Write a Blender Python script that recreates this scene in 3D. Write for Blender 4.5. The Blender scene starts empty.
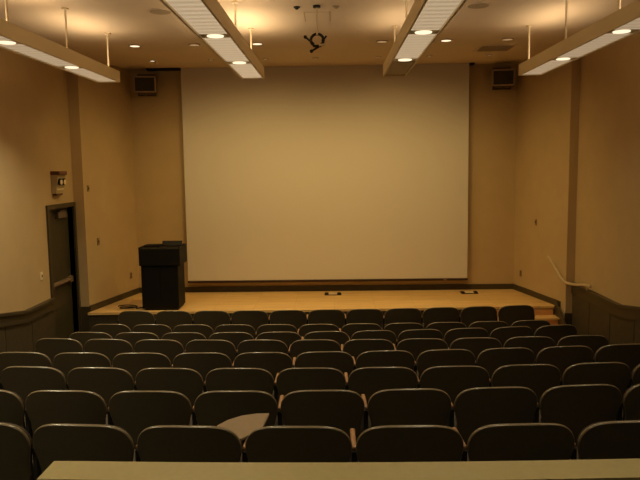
import bpy, bmesh, math, random
from mathutils import Vector, Matrix
C = bpy.context.scene.collection
PI = math.pi
CZ = 2.865                       # camera height above the floor before the stage
# ------------------------------------------------------------------ camera
PITCH, YAW, ROLL, F = math.radians(6.202), math.radians(-1.192), -0.014, 670.0
cp, sp = math.cos(PITCH), math.sin(PITCH)
fw = Vector((math.sin(YAW)*cp, math.cos(YAW)*cp, -sp))
rt = Vector((math.cos(YAW), -math.sin(YAW), 0)); up = rt.cross(fw)
r2 = math.cos(ROLL)*rt + math.sin(ROLL)*up; u2 = -math.sin(ROLL)*rt + math.cos(ROLL)*up
cd = bpy.data.cameras.new('camera'); cam = bpy.data.objects.new('camera', cd); C.objects.link(cam)
M = Matrix((r2, u2, -fw)).transposed().to_4x4(); M.translation = (0, 0, CZ)
cam.matrix_world = M
cd.sensor_fit = 'HORIZONTAL'; cd.sensor_width = 36; cd.lens = F/640*36; cd.clip_start = .05
bpy.context.scene.camera = cam
# ------------------------------------------------------------------ world, exposure
w = bpy.data.worlds.new('world'); bpy.context.scene.world = w; w.use_nodes = True
w.node_tree.nodes['Background'].inputs[0].default_value = (1, .6, .3, 1)
w.node_tree.nodes['Background'].inputs[1].default_value = 0.0
vs = bpy.context.scene.view_settings
vs.view_transform = 'Standard'; vs.look = 'None'; vs.gamma = 1; vs.use_curve_mapping = False
vs.exposure = 1.0
# ------------------------------------------------------------------ light levels (used by the lamp builders below)
WARM = (1.0, .70, .25)
FIXC = (1.0, .90, .58)            # the hanging beams burn a little greener than the stage lamps
UP_WATTS = [4.2, 6.4, 2.6, 3.4]      # uplight of each hanging fixture, left to right
PANEL_GLOW = [.22, .26, .24, .20]
FIX_SPOT = [82, 24, 20, 11]                    # small round lamp in the fixtures
STAGE_SPOT = [16, 52, 116, 110, 46, 10]
KH = .9475                      # everything on the ceiling is laid out for 2.0 m above the eye, scaled to the real height
CEIL = 2.0*KH + CZ
# ------------------------------------------------------------------ helpers
def area(name, loc, sx, sy, watts, rot=(0, 0, 0), col=WARM, spread=None, parent=None):
    l = bpy.data.lights.new(name, 'AREA'); l.shape = 'RECTANGLE'; l.size = sx; l.size_y = sy; l.energy = watts; l.color = col
    if spread: l.spread = spread
    o = bpy.data.objects.new(name, l); C.objects.link(o); o.location = loc; o.rotation_euler = rot; o.parent = parent; return o
def spot(name, loc, watts, ang, blend=.6, rot=(0, 0, 0), col=WARM, parent=None, rad=.05):
    l = bpy.data.lights.new(name, 'SPOT'); l.energy = watts; l.spot_size = math.radians(ang); l.spot_blend = blend
    l.color = col; l.shadow_soft_size = rad
    o = bpy.data.objects.new(name, l); C.objects.link(o); o.location = loc; o.rotation_euler = rot; o.parent = parent; return o
def mat(name, col, rough=.6, noise=0, nscale=8, bump=0, spec=.4, metal=0, emit=None, estr=0, stretch=(1, 1, 1)):
    m = bpy.data.materials.new(name); m.use_nodes = True; nt = m.node_tree; b = nt.nodes['Principled BSDF']
    b.inputs['Base Color'].default_value = (*col, 1); b.inputs['Roughness'].default_value = rough
    b.inputs['Metallic'].default_value = metal; b.inputs['Specular IOR Level'].default_value = spec
    if noise or bump:
        tc = nt.nodes.new('ShaderNodeTexCoord'); mp = nt.nodes.new('ShaderNodeMapping'); mp.inputs['Scale'].default_value = stretch
        n = nt.nodes.new('ShaderNodeTexNoise'); n.inputs['Scale'].default_value = nscale; n.inputs['Detail'].default_value = 4
        nt.links.new(tc.outputs['Object'], mp.inputs[0]); nt.links.new(mp.outputs[0], n.inputs['Vector'])
        if noise:
            cr = nt.nodes.new('ShaderNodeValToRGB')
            cr.color_ramp.elements[0].position = .3; cr.color_ramp.elements[1].position = .7
            cr.color_ramp.elements[0].color = (*[c*(1-noise) for c in col], 1); cr.color_ramp.elements[1].color = (*[min(1, c*(1+noise)) for c in col], 1)
            nt.links.new(n.outputs['Fac'], cr.inputs[0]); nt.links.new(cr.outputs[0], b.inputs['Base Color'])
        if bump:
            bp = nt.nodes.new('ShaderNodeBump'); bp.inputs['Strength'].default_value = bump; bp.inputs['Distance'].default_value = .01
            nt.links.new(n.outputs['Fac'], bp.inputs['Height']); nt.links.new(bp.outputs[0], b.inputs['Normal'])
    if emit: b.inputs['Emission Color'].default_value = (*emit, 1); b.inputs['Emission Strength'].default_value = estr
    return m
def wood(name, a, bcol, sx=6, sy=.6, rough=.35, plank=None):
    m = bpy.data.materials.new(name); m.use_nodes = True; nt = m.node_tree; b = nt.nodes['Principled BSDF']
    tc = nt.nodes.new('ShaderNodeTexCoord'); mp = nt.nodes.new('ShaderNodeMapping'); mp.inputs['Scale'].default_value = (sy, sx, sx)
    n = nt.nodes.new('ShaderNodeTexNoise'); n.inputs['Scale'].default_value = 3; n.inputs['Detail'].default_value = 6
    cr = nt.nodes.new('ShaderNodeValToRGB'); cr.color_ramp.elements[0].position = .3; cr.color_ramp.elements[1].position = .7
    cr.color_ramp.elements[0].color = (*a, 1); cr.color_ramp.elements[1].color = (*bcol, 1)
    nt.links.new(tc.outputs['Object'], mp.inputs[0]); nt.links.new(mp.outputs[0], n.inputs['Vector']); nt.links.new(n.outputs['Fac'], cr.inputs[0])
    out = cr.outputs[0]
    if plank:
        bt = nt.nodes.new('ShaderNodeTexBrick'); bt.inputs['Scale'].default_value = 1; bt.inputs['Brick Width'].default_value = 1.4
        bt.inputs['Row Height'].default_value = plank; bt.inputs['Mortar Size'].default_value = .004
        bt.inputs['Color1'].default_value = (.85, .85, .85, 1); bt.inputs['Color2'].default_value = (1, 1, 1, 1); bt.inputs['Mortar'].default_value = (.5, .45, .4, 1)
        nt.links.new(tc.outputs['Object'], bt.inputs['Vector'])
        mx = nt.nodes.new('ShaderNodeMix'); mx.data_type = 'RGBA'; mx.blend_type = 'MULTIPLY'; mx.inputs[0].default_value = 1
        nt.links.new(out, mx.inputs[6]); nt.links.new(bt.outputs['Color'], mx.inputs[7]); out = mx.outputs[2]
    nt.links.new(out, b.inputs['Base Color']); b.inputs['Roughness'].default_value = rough
    return m
def box(bm, x0, x1, y0, y1, z0, z1, bev=0, rot=None, seg=2):
    r = bmesh.ops.create_cube(bm, size=1); vs_ = r['verts']
    for v in vs_: v.co = Vector(((x0+x1)/2+v.co.x*(x1-x0), (y0+y1)/2+v.co.y*(y1-y0), (z0+z1)/2+v.co.z*(z1-z0)))
    if bev:
        es = list({e for v in vs_ for e in v.link_edges})
        r = bmesh.ops.bevel(bm, geom=es, offset=bev, segments=seg, affect='EDGES', profile=.5)
        vs_ = list({v for f in r['faces'] for v in f.verts} | {v for v in vs_ if v.is_valid})
    if rot: bmesh.ops.transform(bm, matrix=rot, verts=vs_)
    return vs_
def cyl(bm, p, q, r, n=16, r1=None):
    p = Vector(p); q = Vector(q); d = q-p
    mt = Matrix.Translation((p+q)/2) @ d.to_track_quat('Z', 'Y').to_matrix().to_4x4()
    return bmesh.ops.create_cone(bm, cap_ends=True, segments=n, radius1=r, radius2=r if r1 is None else r1, depth=d.length, matrix=mt)['verts']
def tube(bm, pts, r, n=8, ry=None, close=False):
    pts = [Vector(p) for p in pts]; rings = []
    prev = None
    for i, p in enumerate(pts):
        a = pts[i-1] if (i or close) else pts[i]; b = pts[(i+1) % len(pts)] if (i < len(pts)-1 or close) else pts[i]
        t = (b-a).normalized()
        ref = prev if prev is not None else (Vector((0, 1, 0)) if abs(t.y) < .9 else Vector((0, 0, 1)))
        u = (ref - t*ref.dot(t)).normalized(); prev = u; v = t.cross(u)
        rings.append([bm.verts.new(p + u*math.cos(2*PI*k/n)*(ry or r) + v*math.sin(2*PI*k/n)*r) for k in range(n)])
    m = len(rings)
    for i in range(m if close else m-1):
        A, B = rings[i], rings[(i+1) % m]
        for k in range(n): bm.faces.new((A[k], A[(k+1) % n], B[(k+1) % n], B[k]))
    if not close: bm.faces.new(rings[0][::-1]); bm.faces.new(rings[-1])
def prism(bm, poly, axis, a, b):
    """polygon (2D list) extruded along axis from a to b"""
    def P(p, t): return {'x': (t, p[0], p[1]), 'y': (p[0], t, p[1]), 'z': (p[0], p[1], t)}[axis]
    A = [bm.verts.new(P(p, a)) for p in poly]; B = [bm.verts.new(P(p, b)) for p in poly]
    bm.faces.new(A); bm.faces.new(B[::-1]); n = len(poly)
    for i in range(n): bm.faces.new((A[i], B[i], B[(i+1) % n], A[(i+1) % n]))
def obj(name, bm, m, parent=None, smooth=False, loc=None):
    bmesh.ops.recalc_face_normals(bm, faces=bm.faces[:])
    me = bpy.data.meshes.new(name); bm.to_mesh(me); bm.free()
    if m: me.materials.append(m)
    if smooth:
        for p in me.polygons: p.use_smooth = True
        try: me.set_sharp_from_angle(angle=math.radians(40))
        except Exception: pass
    o = bpy.data.objects.new(name, me); C.objects.link(o); o.parent = parent
    if loc: o.location = loc
    return o
def tag(o, label=None, cat=None, group=None, kind=None):
    if label: o['label'] = label
    if cat: o['category'] = cat
    if group: o['group'] = group
    if kind: o['kind'] = kind
    return o
def thing(name, label, cat, loc=(0, 0, 0), rz=0, group=None):
    o = bpy.data.objects.new(name, None); C.objects.link(o); o.location = loc; o.rotation_euler = (0, 0, rz); o.empty_display_size = .1
    return tag(o, label, cat, group)
def struct(name, bm, m, smooth=False, parent=None):
    o = obj(name, bm, m, parent, smooth)
    if parent is None: o['kind'] = 'structure'
    return o
def copy_tree(o, parent=None):
    c = o.copy(); C.objects.link(c); c.parent = parent
    for ch in list(o.children): copy_tree(ch, c)
    return c
NB = bmesh.new
# ------------------------------------------------------------------ materials
M_wall = mat('wall_paint', (.46, .325, .17), .75, noise=.03, nscale=3, bump=.03)
M_ceil = mat('ceiling_paint', (.72, .57, .40), .85, noise=.02, nscale=2)
M_trim = mat('dark_painted_trim', (.05, .036, .018), .45, noise=.08, nscale=20)
M_wains = mat('dark_wainscot_panel', (.058, .042, .022), .55, noise=.15, nscale=14)
M_carpet = mat('dark_carpet', (.03, .022, .014), .95, noise=.3, nscale=120, bump=.4)
M_stage = wood('stage_wood', (.64, .40, .16), (.78, .52, .22), sx=7, sy=.8, rough=.32, plank=.09)
M_step = wood('step_wood', (.48, .22, .08), (.60, .30, .11), sx=7, sy=.8, rough=.4)
M_screen = mat('screen_fabric', (.60, .535, .475), .8)
M_black = mat('black_plastic', (.008, .006, .0045), .55, spec=.25)
M_bar = mat('dark_red_bar', (.03, .010, .006), .5)
M_fabric = mat('dark_brown_upholstery', (.034, .022, .011), .8, noise=.18, nscale=60, bump=.15)
M_shell = mat('dark_brown_shell', (.062, .047, .025), .5, noise=.06, nscale=30, bump=.02)
M_edge = mat('brown_edge_trim', (.14, .10, .055), .28, spec=.6)
M_arm = wood('armrest_wood', (.23, .11, .048), (.32, .16, .07), sx=10, sy=30, rough=.4)
M_iron = mat('dark_iron', (.02, .016, .012), .5, metal=.3)
M_fix = mat('beige_fixture_paint', (.76, .64, .42), .5)
M_rod = mat('pale_rod', (.75, .62, .42), .4)
M_dark = mat('dark_gap', (.008, .006, .004), .8)
M_plate = mat('tan_wall_plate', (.22, .13, .06), .5)
M_white = mat('pale_plate', (.75, .62, .42), .5)
M_counter = mat('beige_laminate', (.31, .25, .115), .35, noise=.04, nscale=40)
M_tablet = mat('brown_tablet_laminate', (.20, .135, .08), .35, noise=.05, nscale=30)
M_lect = mat('black_lectern_laminate', (.006, .0045, .003), .6, noise=.1, nscale=10, spec=.2)
M_rail = mat('pale_rail_metal', (.62, .52, .36), .35, metal=.5)
M_door = mat('dark_olive_door', (.045, .036, .018), .5, noise=.1, nscale=8)
M_speak = mat('speaker_brown', (.06, .042, .025), .6)
M_spkfr = mat('speaker_frame', (.40, .28, .17), .5)
M_lens = mat('lit_lamp_lens', (.9, .8, .6), .4, emit=(1, .84, .58), estr=.6)
M_dimlens = mat('dim_lamp_lens', (.5, .36, .2), .5, emit=(1, .62, .3), estr=.14)
M_ring = mat('lamp_ring', (.45, .33, .2), .5)
# ------------------------------------------------------------------ room dimensions
XL, XR = -4.4, 4.0
YB, Y0 = 13.0, -2.6
RETL, RETR = 11.27, 11.1          # where the side walls step in towards the stage
SXL0, SXL1 = -4.22, -3.86
SXR0, SXR1 = 3.86, 3.50
ST = .445                        # stage height
KAP = .033
def fz(x, y):
    s = y - KAP/2*(x+.3)**2
    return max(0.0, min(1.25, (8.66-s)*.14))
bm = NB(); nx, ny = 40, 120; g = []
for j in range(ny+1):
    row = []
    for i in range(nx+1):
        x = XL-.2+(XR-XL+.4)*i/nx; y = Y0-.2+(YB+.4-Y0)*j/ny
        row.append(bm.verts.new((x, y, fz(x, y))))
    g.append(row)
for j in range(ny):
    for i in range(nx): bm.faces.new((g[j][i], g[j][i+1], g[j+1][i+1], g[j+1][i]))
base = bmesh.ops.extrude_face_region(bm, geom=bm.faces[:])
for v in base['geom']:
    if isinstance(v, bmesh.types.BMVert): v.co.z = -.2
struct('floor', bm, M_carpet)
bm = NB(); box(bm, XL-.3, XR+.3, Y0-.2, YB+.3, CEIL, CEIL+.15); struct('ceiling', bm, M_ceil)
bm = NB(); box(bm, -4.6, 4.3, YB, YB+.15, 0, CEIL); struct('wall_front', bm, M_wall)
bm = NB(); box(bm, XL, XR, Y0-.15, Y0, 0, CEIL); struct('wall_back', bm, M_wall)
DY0, DY1, DH = 10.22, 11.2, 2.27    # door opening, left wall
bm = NB(); box(bm, XL-.15, XL, Y0, DY0, 0, CEIL); box(bm, XL-.15, XL, DY0, DY1, DH, CEIL); box(bm, XL-.15, XL, DY1, RETL, 0, CEIL)
struct('wall_left', bm, M_wall)
bm = NB(); box(bm, XR, XR+.15, Y0, RETR, 0, CEIL); struct('wall_right', bm, M_wall)
bm = NB(); prism(bm, [(XL-.15, RETL), (SXL0, RETL), (SXL1, YB), (XL-.15, YB)], 'z', 0, CEIL); struct('wall_stage_left', bm, M_wall)
bm = NB(); prism(bm, [(XR+.15, RETR), (SXR0, RETR), (SXR1, YB), (XR+.15, YB)], 'z', 0, CEIL); struct('wall_stage_right', bm, M_wall)
# wainscot with its rail on both side walls
def rail_z(y): return .885 + max(0, 9.25-y)*.16 if y > 0 else .885+9.25*.16
def wains(x, s, segs, nm, nr):
    bm = NB(); br = NB()
    for (a, b) in segs:
        ys = sorted({a, b} | {y for y in (9.25, 8.66, 5, 2, 0) if a < y < b})
        for p, q in zip(ys, ys[1:]):
            prism(bm, [(p, max(0, fz(x, p)-.02)), (q, max(0, fz(x, q)-.02)), (q, rail_z(q)-.02), (p, rail_z(p)-.02)], 'x', x, x+s*.03)
            prism(br, [(p, rail_z(p)-.02), (q, rail_z(q)-.02), (q, rail_z(q)+.02), (p, rail_z(p)+.02)], 'x', x, x+s*.075)
            prism(br, [(p, rail_z(p)-.16), (q, rail_z(q)-.16), (q, rail_z(q)-.02), (p, rail_z(p)-.02)], 'x', x+s*.03, x+s*.05)
        y = b - .75
        while y > a:                      # joints between panels
            box(br, min(x+s*.03, x+s*.036), max(x+s*.03, x+s*.036), y-.006, y+.006, fz(x, y), rail_z(y)-.16); y -= .78
    struct(nm, bm, M_wains); struct(nr, br, M_trim)
wains(XL, 1, [(Y0, DY0-.07)], 'trim_1', 'trim_2')
wains(XR, -1, [(Y0, RETR)], 'trim_3', 'trim_4')
# dark bases on the wall returns and above the stage line
bm = NB(); box(bm, XL, SXL0+.012, RETL-.02, RETL, 0, ST+.09); struct('baseboard_left', bm, M_trim)
bm = NB(); box(bm, SXR0-.012, XR-.03, RETR-.02, RETR, 0, .38); struct('baseboard_right', bm, M_trim)
BH = .105
bm = NB(); box(bm, SXL1+.02, SXR1-.02, YB-.02, YB, ST, ST+BH); struct('baseboard_front', bm, M_trim)
def side_base(nm, p, q):
    d = (Vector(q)-Vector(p)).normalized(); nrm = Vector((-d.y, d.x)); 
    if nrm.x*p[0] > 0: nrm = -nrm
    a, b, c, e = Vector(p), Vector(q), Vector(q)+nrm*.02, Vector(p)+nrm*.02
    bm = NB(); prism(bm, [tuple(a), tuple(b), tuple(c), tuple(e)], 'z', ST, ST+BH); return struct(nm, bm, M_trim)
side_base('baseboard_stage_left', (SXL0, RETL), (SXL1, YB))
side_base('baseboard_stage_right', (SXR0-.012, RETR+.15), (SXR1, YB))
# stage platform
SFL, SFR = 11.17, 11.36
bm = NB(); prism(bm, [(SXL0, SFL), (SXR0-.0, SFR), (SXR0-.03, SFR+.02), (SXR1, YB), (SXL1, YB)], 'z', ST-.04, ST)
st = struct('floor_stage', bm, M_stage)
bm = NB(); prism(bm, [(SXL0, SFL+.03), (SXR0-.03, SFR+.03), (SXR0-.03, SFR+.1), (SXL0, SFL+.1)], 'z', 0, ST-.04); struct('trim_5', bm, M_wains)
# wooden steps at the right end of the stage
t = thing('stage_steps', 'orange wooden steps leading up to the right end of the stage', 'steps', (2.35, 10.85, 0))
def sy(x): return SFL + (SFR-SFL)*(x-SXL0)/(SXR0-SXL0)
for k in range(2):
    z = ST/3*(k+1); y0 = 10.80+.28*k
    bm = NB(); prism(bm, [(0, y0-10.85), (1.41, y0-10.85), (1.41, sy(3.8)-10.855), (0, sy(2.35)-10.855)], 'z', z-.03, z)
    obj('tread', bm, M_stage, t)
    bm = NB(); box(bm, 0.01, 1.40, y0-10.82, y0-10.80, ST/3*k, z-.03); obj('riser', bm, M_step, t)
bm = NB(); box(bm, .01, 1.38, 10.83+.6-10.83, 10.83+.6-10.815, ST/3*2, ST-.05); 
obj('riser', bm, M_step, t).location.y = -.13
bm = NB()
prism(bm, [(0, 0), (0, .24), (.55, .54), (.55, 0)], 'x', 0, .027)
so = obj('stringer', bm, M_trim, t); so.location = (1.412, -.04, 0)
# ------------------------------------------------------------------ door in the left wall
bm = NB(); box(bm, XL-.16, XL+.03, DY0-.07, DY0, 0, DH+.07); box(bm, XL-.16, XL+.03, DY1, DY1+.07, 0, DH+.07); box(bm, XL-.16, XL+.03, DY0, DY1, DH, DH+.07)
struct('trim_6', bm, M_trim)
bm = NB(); box(bm, XL-.13, XL-.085, DY0+.003, DY1-.003, .01, DH-.004); dr = struct('door_1', bm, M_door)
bm = NB(); box(bm, XL-.085, XL-.03, DY0+.08, DY1-.1, 1.02, 1.08, .008); box(bm, XL-.085, XL-.02, DY0+.04, DY0+.16, 1.0, 1.10, .008); box(bm, XL-.085, XL-.02, DY1-.18, DY1-.06, 1.0, 1.10, .008)
cyl(bm, (XL-.035, DY0+.1, 1.05), (XL-.035, DY1-.12, 1.05), .024)
obj('push_bar', bm, mat('dull_bronze', (.22, .15, .10), .4, metal=.4), dr)['label'] = 'pale metal push bar across the door'
bm = NB(); box(bm, XL-.085, XL-.02, DY0+.45, DY0+.78, DH-.17, DH-.07, .008)
prism(bm, [(XL-.03, DY0+.5), (XL-.01, DY0+.5), (XL-.01, DY0+.74), (XL-.03, DY0+.72)], 'z', DH-.06, DH-.045)
obj('door_closer', bm, mat('closer_grey', (.18, .13, .10), .4, metal=.4), dr)
# small wall fittings -------------------------------------------------
def plate(name, label, cat, x, y, z, n, w_=.075, h=.12, m=None, kind='switch', group=None):
    """n: unit vector (2D) pointing off the wall"""
    rz = math.atan2(n[1], n[0]) - PI/2 + PI
    t = thing(name, label, cat, (x, y, z), rz, group)
    bm = NB(); box(bm, -w_/2, w_/2, -.012, -.0005, -h/2, h/2, .003); obj('face_plate', bm, m or M_plate, t)
    bm = NB()
    if kind == 'switch': box(bm, -.012, .012, -.022, -.012, -.02, .02, .002)
    else:
        box(bm, -.018, .018, -.016, -.012, .008, .04, .003); box(bm, -.018, .018, -.016, -.012, -.04, -.008, .003)
    obj('rocker' if kind == 'switch' else 'socket', bm, M_plate if m else M_trim, t); return t
def wl(y): return SXL0 + (SXL1-SXL0)*(y-RETL)/(YB-RETL)
def wr(y): return SXR0 + (SXR1-SXR0)*(y-RETR)/(YB-RETR)
nl = Vector((YB-RETL, -(SXL1-SXL0))).normalized(); nr_ = Vector((-(YB-RETR), (SXR1-SXR0))).normalized()
plate('light_switch', 'pale light switch on the left wall just before the door', 'light switch', XL, 9.86, 1.30, (1, 0), m=M_white)
plate('wall_plate', 'small dark plate high on the left stage wall, level with the emergency light', 'wall plate', wl(11.40), 11.40, 2.56, nl, .06, .11)
plate('wall_plate', 'small dark plate halfway up the left stage wall, right of the door', 'wall plate', wl(11.63), 11.63, 1.62, nl, .07, .13)
plate('wall_plate', 'small dark plate halfway up the right stage wall, above the handrail', 'wall plate', wr(12.15), 12.15, 1.82, nr_, .06, .11)
plate('power_outlet', 'brown outlet low on the right stage wall above the baseboard', 'outlet', wr(12.7), 12.7, .80, nr_, .07, .12, kind='o')
plate('power_outlet', 'brown outlet low on the left stage wall beside the lectern', 'outlet', wl(12.7), 12.7, .84, nl, .07, .12, kind='o')
# emergency light above the door
t = thing('emergency_light', 'small emergency light box with two lamps on left wall above the door', 'emergency light', (XL, 10.55, 2.68))
bm = NB(); prism(bm, [(0, -.17), (.07, -.17), (.11, .12), (0, .12)], 'y', -.15, .15); obj('housing', bm, mat('emergency_front', (.42, .33, .18), .5), t)
bm = NB(); box(bm, 0, .14, -.16, .16, .12, .18, .006); obj('cap', bm, mat('reddish_cap', (.12, .04, .02), .5), t)
for dy in (-.07, .07):
    bm = NB(); cyl(bm, (.06, dy, .02), (.13, dy, .01), .05, 16, .055); l = obj('lamp_head', bm, M_black, t, True)
    bm = NB(); cyl(bm, (.128, dy, .01), (.135, dy, .01), .045, 16); obj('lens', bm, M_white, l, True)
bm = NB(); box(bm, .07, .09, -.13, .13, -.115, -.095, .004); obj('light_strip', bm, M_white, t)
bm = NB(); box(bm, 0, .068, -.12, .12, -.2, -.171, .004); obj('base_plate', bm, bpy.data.materials['reddish_cap'], t)
# ------------------------------------------------------------------ projection screen
SX0, SX1 = -2.85, 2.57
t = thing('projection_screen', 'large blank beige projection screen covering the wall behind the stage', 'projection screen', (0, 12.86, ST))
bm = NB(); box(bm, SX0, SX1, -.003, .003, .25, CEIL-ST-.001)
obj('screen_surface', bm, M_screen, t)
bm = NB(); box(bm, SX0-.01, SX1+.01, -.02, .02, .205, .25, .008); obj('bottom_bar', bm, M_bar, t)['label'] = 'dark bar weighting the lower edge'
bm = NB(); box(bm, SX1-.46, SX1-.40, -.03, -.0205, .212, .242, .004); obj('pull_tab', bm, M_plate, t)
bm = NB(); box(bm, -3.5, SX0-.002, -.06, .13, CEIL-ST-.03, CEIL-ST-.001); box(bm, SX1+.002, 2.66, -.06, .13, CEIL-ST-.03, CEIL-ST-.001); obj('ceiling_slot', bm, M_dark, t)['label'] = 'dark housing slot set in the ceiling'
# ------------------------------------------------------------------ wall speakers
M_brkshade = mat('bracket_shadow_brown', (.10, .07, .04), .6)  # bracket paint; its brown also imitates the faint shadow around each speaker
def speaker(x, z, label, s):
    t = thing('wall_speaker', label, 'speaker', (x, 12.70, z), s*.12, 'speakers in the upper corners beside the screen')
    bm = NB(); prism(bm, [(-.20, .0), (.20, .0), (.16, .2), (-.16, .2)], 'z', -.145, .145); bmesh.ops.bevel(bm, geom=bm.edges[:], offset=.008, segments=2, affect='EDGES'); obj('cabinet', bm, M_speak, t)
    bm = NB(); 
    for a in ((-.205, .205, .125, .15), (-.205, .205, -.15, -.125)): box(bm, a[0], a[1], -.014, 0, a[2], a[3], .004)
    for a in ((-.205, -.18), (.18, .205)): box(bm, a[0], a[1], -.014, 0, -.125, .125, .004)
    obj('frame', bm, M_spkfr, t)
    bm = NB(); box(bm, -.178, .178, -.008, -.0005, -.122, .122); obj('grille', bm, mat('speaker_grille', (.05, .042, .02), .8, noise=.4, nscale=160, bump=.3) if 'speaker_grille' not in bpy.data.materials else bpy.data.materials['speaker_grille'], t)
    bm = NB(); box(bm, -.14, .14, .02, .24, .146, .165, .003); box(bm, -.14, .14, .02, .24, -.165, -.146, .003); box(bm, -.17, .17, .255, .285, -.19, .22, .004)  # last box: wall plate, carries the painted shadow behind the cabinet
    box(bm, -.03, .03, .23, .26, -.1, .1, .004)
    box(bm, -.02, .02, .0, .03, -.2, -.165, .004)
    obj('bracket', bm, M_brkshade, t); return t
speaker(-3.50, 1.585+CZ, 'brown wall speaker in the upper left corner beside the screen', 1)
speaker(3.17, 1.60+CZ, 'brown wall speaker in the upper right corner beside the screen', -1)
# ------------------------------------------------------------------ lectern
t = thing('lectern', 'tall black lectern standing on the left end of the stage', 'lectern', (-2.985, 11.56, ST))
bm = NB(); box(bm, -.332, .305, -.25, .25, .03, .78, .008); obj('body', bm, M_lect, t)
bm = NB(); box(bm, -.29, .28, -.23, .23, 0, .03); obj('plinth', bm, M_black, t)
bm = NB(); box(bm, -.355, .355, -.28, .28, .78, 1.08, .012); obj('console_top', bm, M_lect, t)
bm = NB(); box(bm, -.355, .355, .24, .28, 1.08, 1.10, .003); box(bm, -.355, -.33, -.28, .24, 1.08, 1.10, .003); box(bm, .33, .355, -.28, .24, 1.08, 1.10, .003); obj('lip', bm, M_lect, t)
bm = NB(); box(bm, -.29, -.01, -.257, -.25, .08, .74, .003); box(bm, .0, .28, -.257, -.25, .08, .74, .003); obj('front_panel', bm, M_lect, t)
t = thing('control_monitor', 'black monitor lying tilted on the right half of the lectern top', 'monitor', (-2.84, 11.62, ST+1.0805))
bm = NB(); box(bm, -.175, .175, -.012, .012, .012, .10, .005, Matrix.Rotation(-.5, 4, 'X')); obj('screen_panel', bm, M_black, t)
bm = NB(); box(bm, -.1, .1, -.05, .09, .0, .016, .004); obj('stand', bm, M_black, t)
t = thing('control_box', 'low black control box on the left half of the lectern top', 'control box', (-3.17, 11.6, ST+1.0805))
bm = NB(); box(bm, -.13, .13, -.1, .1, 0, .035, .006); obj('housing', bm, M_black, t)
bm = NB()
for i in range(5): box(bm, -.12+.05*i, -.09+.05*i, -.03, 0, .035, .039, .001)
obj('button', bm, M_iron, t)['kind'] = 'stuff'
bm = NB(); pts = [(-3.34+.0, 11.55, ST+.012)]
for i in range(40):
    a = i/40*2*PI*1.6; pts.append((-3.62+.15*math.cos(a)+.02*math.sin(a*2.3), 11.45+.10*math.sin(a)+.01*i/40, ST+.012+.0012*i))
tube(bm, pts, .011, 6); tag(obj('coiled_cable', bm, M_black, None, True), 'loose dark cable lying coiled on the stage left of the lectern', 'cable')
# floor boxes on the stage
for x, lab in ((-.03, 'floor outlet box on the stage below the middle of the screen'), (2.56, 'floor outlet box on the stage below the right end of the screen')):
    t = thing('floor_outlet_box', 'small metal '+lab, 'floor outlet', (x, 12.62, ST), 0, 'floor outlet boxes on the stage')
    bm = NB(); box(bm, -.16, .16, -.10, .10, .0005, .012, .004); obj('rim', bm, M_bar, t)
    bm = NB(); box(bm, -.08, .08, -.085, .085, .0125, .022, .003); obj('lid', bm, mat('floor_box_brass', (.8, .66, .42), .3, metal=.3), t)
    for s in (-1, 1):
        bm = NB(); box(bm, s*.12-.03, s*.12+.03, -.06, .06, .0125, .03, .004); obj('outlet_flap', bm, M_black, t)
# ------------------------------------------------------------------ handrail
t = thing('handrail', 'pale metal handrail bending down beside the stage steps on the right wall', 'handrail', (3.9, 11.1, 0))
def rel(p): return (p[0]-3.9, p[1]-11.1, p[2])
P = [(3.825, 11.78, 1.235), (3.77, 11.78, 1.245), (3.755, 11.66, 1.235), (3.765, 11.4, 1.12), (3.78, 11.05, .96), (3.80, 10.85, .93), (3.85, 10.55, .955), (3.88, 10.35, .99), (3.90, 10.15, 1.0)]
Q = []
for i in range(len(P)-1):
    a, b = Vector(P[i]), Vector(P[i+1])
    p0 = Vector(P[max(0, i-1)]); p3 = Vector(P[min(len(P)-1, i+2)])
    for k in range(4):
        u = k/4; Q.append(.5*((2*a)+(b-p0)*u+(2*p0-5*a+4*b-p3)*u*u+(-p0+3*a-3*b+p3)*u**3))
Q.append(Vector(P[-1]))
bm = NB(); tube(bm, [rel(q) for q in Q], .021, 10); obj('rail', bm, M_rail, t, True)
for (x, y, z, wx) in ((3.765, 11.45, 1.14, wr(11.45)), (3.88, 10.35, .985, XR-.076)):
    bm = NB(); cyl(bm, rel((x, y, z-.02)), rel((wx, y, z-.05)), .008, 8); cyl(bm, rel((wx-.008, y, z-.05)), rel((wx-.0005, y, z-.05)), .03, 12); obj('bracket', bm, M_rail, t, True)
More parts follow.
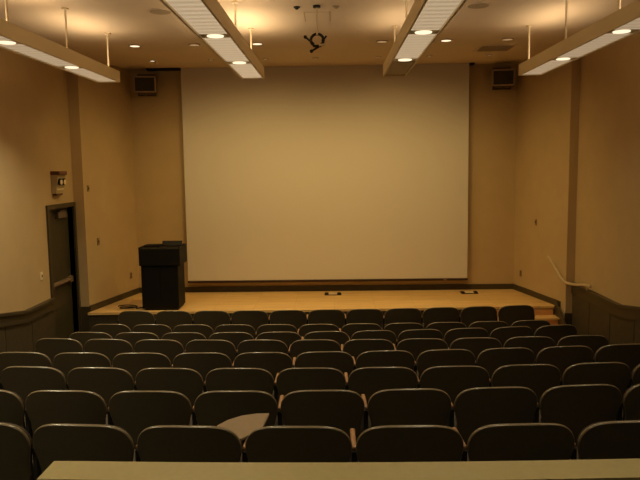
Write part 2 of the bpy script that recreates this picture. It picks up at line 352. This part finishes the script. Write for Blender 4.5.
# ------------------------------------------------------------------ auditorium chairs
HW, TOP, BOT = .268, .813, .34
REC = .17
def zt(x):
    s = min(1, abs(x)/HW); e = 1-(1-s**5.2)**(1/1.8)
    return TOP - .11*e - .009*s*s
def zb(x):
    s = min(1, abs(x)/HW); return BOT + .07*(1-(1-s**4)**.5)
def gw(z): return 1-.085*min(1, max(0, (.665-z)/.1))
def yb(x, z): return (TOP-z)*REC + .028*(x/HW)**2
def back_sheet(y0, y1, inset=0, name='x'):
    bm = NB(); N, R_ = 26, 8
    xs = [HW*(1-inset/HW)*math.sin(PI/2*(2*i/N-1))**1 for i in range(N+1)]
    F_, B_ = [], []
    for x in xs:
        xx = x/(1-inset/HW); hi = zt(xx)-inset; lo = zb(xx)+inset
        F_.append([bm.verts.new((x, yb(x, lo+(hi-lo)*j/R_)+y1, lo+(hi-lo)*j/R_)) for j in range(R_+1)])
        B_.append([bm.verts.new((x, yb(x, lo+(hi-lo)*j/R_)+y0, lo+(hi-lo)*j/R_)) for j in range(R_+1)])
    for i in range(N):
        for j in range(R_):
            bm.faces.new((F_[i][j], F_[i+1][j], F_[i+1][j+1], F_[i][j+1])); bm.faces.new((B_[i][j], B_[i][j+1], B_[i+1][j+1], B_[i+1][j]))
        bm.faces.new((F_[i][R_], F_[i+1][R_], B_[i+1][R_], B_[i][R_])); bm.faces.new((F_[i][0], B_[i][0], B_[i+1][0], F_[i+1][0]))
    for v in bm.verts: v.co.x *= gw(v.co.z)
    for j in range(R_):
        bm.faces.new((F_[0][j], F_[0][j+1], B_[0][j+1], B_[0][j])); bm.faces.new((F_[N][j], B_[N][j], B_[N][j+1], F_[N][j+1]))
    return bm
def build_arm(t, x):
    bm = NB(); box(bm, x-.014, x+.014, .088, .34, .652, .678, .009, seg=3); a = obj('armrest', bm, M_arm, t, True)
    bm = NB(); box(bm, x-.014, x+.014, .08, .30, .06, .655, .005); box(bm, x-.02, x+.02, .03, .36, .018, .06, .004)
    obj('stanchion', bm, M_iron, t)
    return a
def make_chair():
    t = thing('auditorium_chair', '', 'chair')
    bk = obj('backrest', back_sheet(0, .022), M_shell, t, True)
    obj('back_cushion', back_sheet(.0225, .075, .018), M_fabric, t, True)
    bm = NB(); pts = []
    for i in range(41):
        a = PI/2*(2*i/40-1); x = HW*math.sin(a); z = zt(x)
        if i == 0: pts += [(x*gw(q), yb(x, q)+.011, q) for q in (.5, .565, .615, .665)]
        pts.append((x, yb(x, z)+.011, z))
        if i == 40: pts += [(x*gw(q), yb(x, q)+.011, q) for q in (.665, .615, .565, .5)]
    tube(bm, pts, .0042, 8, ry=.009); e = obj('edge_trim', bm, M_edge, t, True); e['label'] = 'paler brown trim along the top edge'
    bm = NB(); box(bm, -.235, .235, .16, .56, .37, .46, .03, seg=3); obj('seat', bm, M_fabric, t, True)
    bm = NB(); box(bm, -.22, .22, .12, .46, .35, .37, .004); box(bm, -.25, .25, .10, .135, .34, .375, .004); obj('seat_pan', bm, M_iron, t)
    build_arm(t, -.28)
    return t
proto = make_chair()
# row: x of first listed seat, pitch, distance, number listed, extra seats left/right outside the picture, name
ORD = ['first', 'second', 'third', 'fourth', 'fifth', 'sixth', 'seventh', 'eighth', 'ninth', 'tenth', 'eleventh']
rows = [(-2.919, .56, 9.509, 11, 0, 0, 'front row'), (-2.989, .5564, 8.56, 11, 0, 0, 'second row from the stage'),
        (-2.90, .5602, 7.63, 11, 0, 0, 'third row from the stage'), (-3.022, .5624, 6.839, 11, 0, 0, 'fourth row from the stage'),
        (-2.907, .5616, 5.914, 11, 0, 0, 'fourth row up from beige counter'), (-2.438, .5615, 5.022, 11, 1, 0, 'third row up from beige counter'),
        (-1.775-.5635, .5635, 4.13, 9, 1, 1, 'second row up from beige counter'), (-1.323-.565, .565, 3.205, 7, 2, 2, 'nearest row, before the counter')]
used = False; tilt_done = False
for ri, (x0, W, D, n, el, er, rn) in enumerate(rows):
    if ri == 5: n = 10
    for i in range(-el, n+er):
        kk = (.0255, .019, .037, .0233, .027, .034, .036, .052)[ri]; xc = (-1.06, .01, -1.47, 1.0, -1.2, .07, -.47, .2)[ri]
        th = (x0+W*i-xc)*kk
        X = xc+math.sin(th)/kk; Y = D+(1-math.cos(th))/kk
        if not used: c = proto; used = True
        else: c = copy_tree(proto)
        c.location = (X, Y, fz(X, Y)-.019 if False else fz(X, Y)); c.rotation_euler = (0, 0, th)
        sn = {5: 'in third row up', 6: 'in second row up', 7: 'in nearest row'}.get(ri, '')
        if i < 0: lab = 'dark brown chair %s, %s seat beyond the left photo edge' % (sn, ORD[-i-1])
        elif i >= n: lab = 'dark brown chair %s, %s seat beyond the right photo edge' % (sn, ORD[i-n])
        else:
            seen = 'visible ' if ri >= 5 else ''
            if i == n-1: pos = 'rightmost %schair' % seen
            elif i == 0: pos = 'leftmost %schair' % seen
            elif i < n/2: pos = '%s %schair from the left' % (ORD[i], seen)
            else: pos = '%s %schair from the right' % (ORD[n-1-i], seen)
            lab = 'dark brown %s in the %s' % (pos, rn)
            if ri == 7 and i == 2: lab = 'dark brown chair with brown writing tablet open, third from left in the nearest row'
        c['label'] = lab; c['group'] = 'dark brown chairs of the ' + rn.split(',')[0]
        if i == n+er-1: build_arm(c, .28)
        if ri == 7 and i == 2:
            bm = NB(); poly = []
            # quarter-round tablet swung out over the right armrest
            pts = [(.255, .13), (.345, .27), (.352, .50), (.28, .495), (.20, .46), (.13, .39), (.09, .31), (.10, .22), (.16, .15)]
            prism(bm, pts, 'z', .69, .705); bmesh.ops.bevel(bm, geom=bm.edges[:], offset=.003, segments=1, affect='EDGES')
            tb = obj('writing_tablet', bm, M_tablet, c); tb['label'] = 'light brown fold-out writing tablet'
            bm = NB(); cyl(bm, (.275, .22, .678), (.275, .22, .69), .014); cyl(bm, (.25, .2, .60), (.25, .28, .69), .008); obj('hinge', bm, M_iron, tb)
# ------------------------------------------------------------------ long counter behind the last row
t = thing('counter', 'narrow beige laminate counter behind the nearest row of chairs', 'counter', (0, 0, 0))
CT = CZ-1.1; bm = NB()
def arc(x, y): return y + .02*(x-.1)**2
xs = [-1.08+ (1.9+1.08)*i/24 for i in range(25)]
prism(bm, [(x, arc(x, 2.405)) for x in xs] + [(x, arc(x, 2.255)) for x in xs[::-1]], 'z', CT-.035, CT); bmesh.ops.bevel(bm, geom=[e for e in bm.edges if abs(e.verts[0].co.z-e.verts[1].co.z) < 1e-5], offset=.003, segments=1, affect='EDGES')
obj('counter_top', bm, M_counter, t)
bm = NB(); xs2 = xs[1:-1]
prism(bm, [(x, arc(x, 2.36)) for x in xs2] + [(x, arc(x, 2.335)) for x in xs2[::-1]], 'z', fz(0, 2.4)-.0, CT-.035); obj('modesty_panel', bm, M_wains, t)
for x in (-.95, .4, 1.75):
    bm = NB(); box(bm, x-.02, x+.02, arc(x, 2.265), arc(x, 2.335), fz(x, 2.3), CT-.035); obj('support', bm, M_wains, t)
# ------------------------------------------------------------------ hanging light fixtures
ZB, ZT = CZ+1.34*KH, CZ+1.505*KH
names = ['left wall', 'left of centre', 'right of centre', 'right wall']
LABS = ['long beige hanging light beam nearest the left wall', 'long beige hanging light beam left of the room centre',
        'long beige hanging light beam right of the room centre', 'long beige hanging light beam nearest the right wall']
M_unlit = mat('unlit_louver', (.42, .33, .2), .6)
FX = [-3.25, -1.13, .89, 2.85]
for k, cx in enumerate(FX):
    YE = (10.45, 10.3, 10.3, 10.45)[k]; RX = (.13, .03, -.03, -.13)[k]; yc = YE*KH
    t = thing('hanging_light', LABS[k], 'ceiling light', (cx, yc, ZB), 0, 'long hanging light beams')
    bm = NB(); y0 = 0.3-yc; H = ZT-ZB
    hw = .163
    box(bm, -hw, -hw+.02, y0, 0, 0, H); box(bm, hw-.02, hw, y0, 0, 0, H)
    box(bm, -hw+.02, hw-.02, -.02, 0, 0, H); box(bm, -hw+.02, hw-.02, y0, y0+.02, 0, H)
    box(bm, -hw+.02, hw-.02, y0+.02, -.02, .05, .065)
    obj('housing', bm, M_fix, t)
    pm = bpy.data.materials.new('louver_panel'); pm.use_nodes = True; nt = pm.node_tree; b = nt.nodes['Principled BSDF']
    tc = nt.nodes.new('ShaderNodeTexCoord'); wv = nt.nodes.new('ShaderNodeTexWave'); wv.bands_direction = 'Y'; wv.inputs['Scale'].default_value = 2.2; wv.inputs['Distortion'].default_value = 0
    cr = nt.nodes.new('ShaderNodeValToRGB'); cr.color_ramp.elements[0].color = (.72, .52, .31, 1); cr.color_ramp.elements[1].color = (1, .76, .48, 1)
    nt.links.new(tc.outputs['Object'], wv.inputs[0]); nt.links.new(wv.outputs['Color'], cr.inputs[0]); nt.links.new(cr.outputs[0], b.inputs['Emission Color'])
    b.inputs['Base Color'].default_value = (.4, .33, .24, 1); b.inputs['Emission Strength'].default_value = PANEL_GLOW[k]
    lampsy = [(8.82-10.3-1.77*j)*KH for j in range(5)]
    edges = [-.03] + sum([[l+.1, l-.1] for l in lampsy], []) + [y0+.03]
    for a, c_ in zip(edges[::2], edges[1::2]):
        bm = NB(); box(bm, -hw+.03, hw-.03, c_+.01, a-.01, .012, .05); pn = obj('louver_panel', bm, M_unlit if (k == 2 and a == edges[0]) else pm, t)
        if k == 2 and a == edges[0]: pn['label'] = 'unlit brown end panel'
    for l in lampsy:
        bm = NB(); box(bm, -hw+.02, hw-.02, l-.098, l+.098, .016, .05); d = obj('lamp_mount', bm, M_fix, t)
        bm = NB(); cyl(bm, (0, l, .008), (0, l, .016), .082, 24); obj('lamp_lens', bm, M_lens, d)
        s = spot('fixture_lamp_light', (0, l, -.01), FIX_SPOT[k], 120, .8, col=FIXC, parent=t, rad=.06)
    for yr in (9.9, 8.34, 6.8, 5.2, 3.6, 2.0):
        yr = (yr+(YE-10.3)-YE)*KH
        bm = NB(); cyl(bm, (RX, yr, .065), (RX, yr, CEIL-ZB-.015), .012, 10); cyl(bm, (RX, yr, CEIL-ZB-.02), (RX, yr, CEIL-ZB-.0005), .04, 16); obj('suspension_rod', bm, M_rod, t, True)
    for j in range(4):
        # real up-lamps: tubes lying in the open top of the beam
        yy = (8.9, 7.0, 5.0, 2.8)[j]-yc
        bm = NB(); cyl(bm, (0, yy-.6, .09), (0, yy+.6, .09), .013, 10); obj('up_tube', bm, M_lens, t)
        area('uplight', (0, yy, .12), .16, 1.2, UP_WATTS[k]*(.8 if j == 0 else .9), (PI, 0, 0), col=(1, .78, .5), parent=t)
# ------------------------------------------------------------------ ceiling downlights
def downlight(x, y, label, lit, r=.085, watts=0, angle=152, tilt=.25, group='round downlights over the stage'):
    t = thing('ceiling_downlight', label, 'ceiling light', (x*KH, y*KH, CEIL), 0, group)
    bm = NB(); tube(bm, [(r*math.cos(a), r*math.sin(a), -.006) for a in [2*PI*i/24 for i in range(24)]], .014, 8, ry=.006, close=True)
    obj('trim_ring', bm, M_ring, t, True)
    bm = NB(); cyl(bm, (0, 0, -.010), (0, 0, -.0005), r*.88, 24); obj('lens', bm, M_lens if lit else M_dimlens, t)
    if watts: spot('downlight_light', (0, 0, -.03), watts, angle, 1.0, (tilt, 0, 0), parent=t, rad=.07)
place = ['far left', 'second from left', 'third from left', 'third from right', 'second from right', 'far right']
for i, (x, lit) in enumerate(zip((-3.19, -2.22, -1.2, .81, 1.84, 2.82), (1, 0, 1, 0, 1, 0))):
    downlight(x, 11.08, 'round ceiling downlight above the stage front, %s of its row' % place[i], lit, watts=STAGE_SPOT[i])
for i, x in enumerate((-3.31, -2.22, -1.22, -.3, .86, 1.79, 2.88)):
    downlight(x, 12.6, 'small recessed ceiling light close to the screen, %s from left in its row' % ORD[i], i == 0, .045, {0: 9, 6: 8}.get(i, 0), 105, 0, group='small round lights by the screen')
for x, lab in ((-2.17, 'left'), (1.85, 'right')):
    t = thing('ceiling_speaker', 'flat round ceiling speaker between the hanging beams on the %s' % lab, 'ceiling speaker', (x*KH, 8.73*KH, CEIL), 0, 'round ceiling speakers')
    bm = NB(); cyl(bm, (0, 0, -.012), (0, 0, -.0005), .14, 28, .15); obj('frame', bm, M_ceil, t)
    bm = NB(); cyl(bm, (0, 0, -.016), (0, 0, -.012), .125, 28); obj('grille', bm, mat('tan_grille', (.42, .32, .2), .8, noise=.3, nscale=150), t)
t = thing('ceiling_vent', 'square tan air vent in the ceiling near the right speaker', 'vent', (2.82*KH, 11.89*KH, CEIL))
bm = NB(); 
for a in ((-.3, .3, .26, .3), (-.3, .3, -.3, -.26), (-.3, -.26, -.26, .26), (.26, .3, -.26, .26)): box(bm, a[0], a[1], a[2], a[3], -.012, -.0005, .003)
obj('frame', bm, M_ceil, t)
bm = NB()
for i in range(8): box(bm, -.26, .26, -.24+.065*i, -.21+.065*i, -.012, -.002)
obj('louver', bm, M_ring, t)
bm = NB(); box(bm, -.26, .26, -.26, .26, -.002, -.0005); obj('backing', bm, M_dark, t)
# ------------------------------------------------------------------ projector mount hanging in the middle
t = thing('projector_mount', 'empty ceiling mount with ring and dark arms on a thin pole before the screen', 'projector mount', (-.17, 8.15, CEIL))
bm = NB(); cyl(bm, (0, 0, -.025), (0, 0, -.0005), .045, 20); obj('ceiling_plate', bm, M_iron, t, True)
bm = NB(); cyl(bm, (0, 0, -.335), (0, 0, -.03), .013, 12); obj('pole', bm, M_rod, t, True)
bm = NB(); tube(bm, [(.075*math.cos(a), .01, -.395+.07*math.sin(a)) for a in [-1.0+ (2*PI-1.15)*i/20 for i in range(21)]], .017, 8); obj('ring', bm, M_iron, t, True)
for a, b in (((-.14, 0, -.36), (-.04, 0, -.44)), ((.07, 0, -.40), (.11, 0, -.35)), ((-.07, 0, -.525), (.05, 0, -.455))):
    bm = NB(); tube(bm, [a, b], .012, 8); cyl(bm, (Vector(a)+Vector((0, -.012, 0))), (Vector(a)+Vector((0, .012, 0))), .02, 12); obj('arm', bm, M_iron, t, True)
bm = NB(); tube(bm, [(-.05, 0, -.465), (.05, 0, -.465)], .016, 8); obj('clamp', bm, M_iron, t)
bm = NB(); tube(bm, [(.02, -.015, -.46), (.10, -.01, -.45)], .013, 8); obj('pale_knob', bm, M_rod, t)['label'] = 'pale knob'
for x, m_ in ((-.43, M_iron), (.06, M_ring)):
    t = thing('sprinkler_head', 'small %s round cap on the ceiling %s of the projector mount' % (('dark', 'left') if x < 0 else ('tan', 'right')), 'ceiling fitting', (x*KH, 8.19, CEIL))
    bm = NB(); cyl(bm, (0, 0, -.015), (0, 0, -.0005), .036, 20, .04); obj('body', bm, m_, t)
    bm = NB(); cyl(bm, (0, 0, -.03), (0, 0, -.02), .02, 12); obj('nozzle', bm, m_, t)
bm = NB()
for a in ((-.34, -.33, 8.95, 9.5), (-.02, -.01, 8.95, 9.5)): box(bm, a[0], a[1], a[2]*KH, a[3]*KH, CEIL-.004, CEIL-.0005)
for i in range(1): box(bm, -.34, -.01, 8.945*KH, 8.95*KH, CEIL-.004, CEIL-.0005)
struct('trim_7', bm, M_ring)
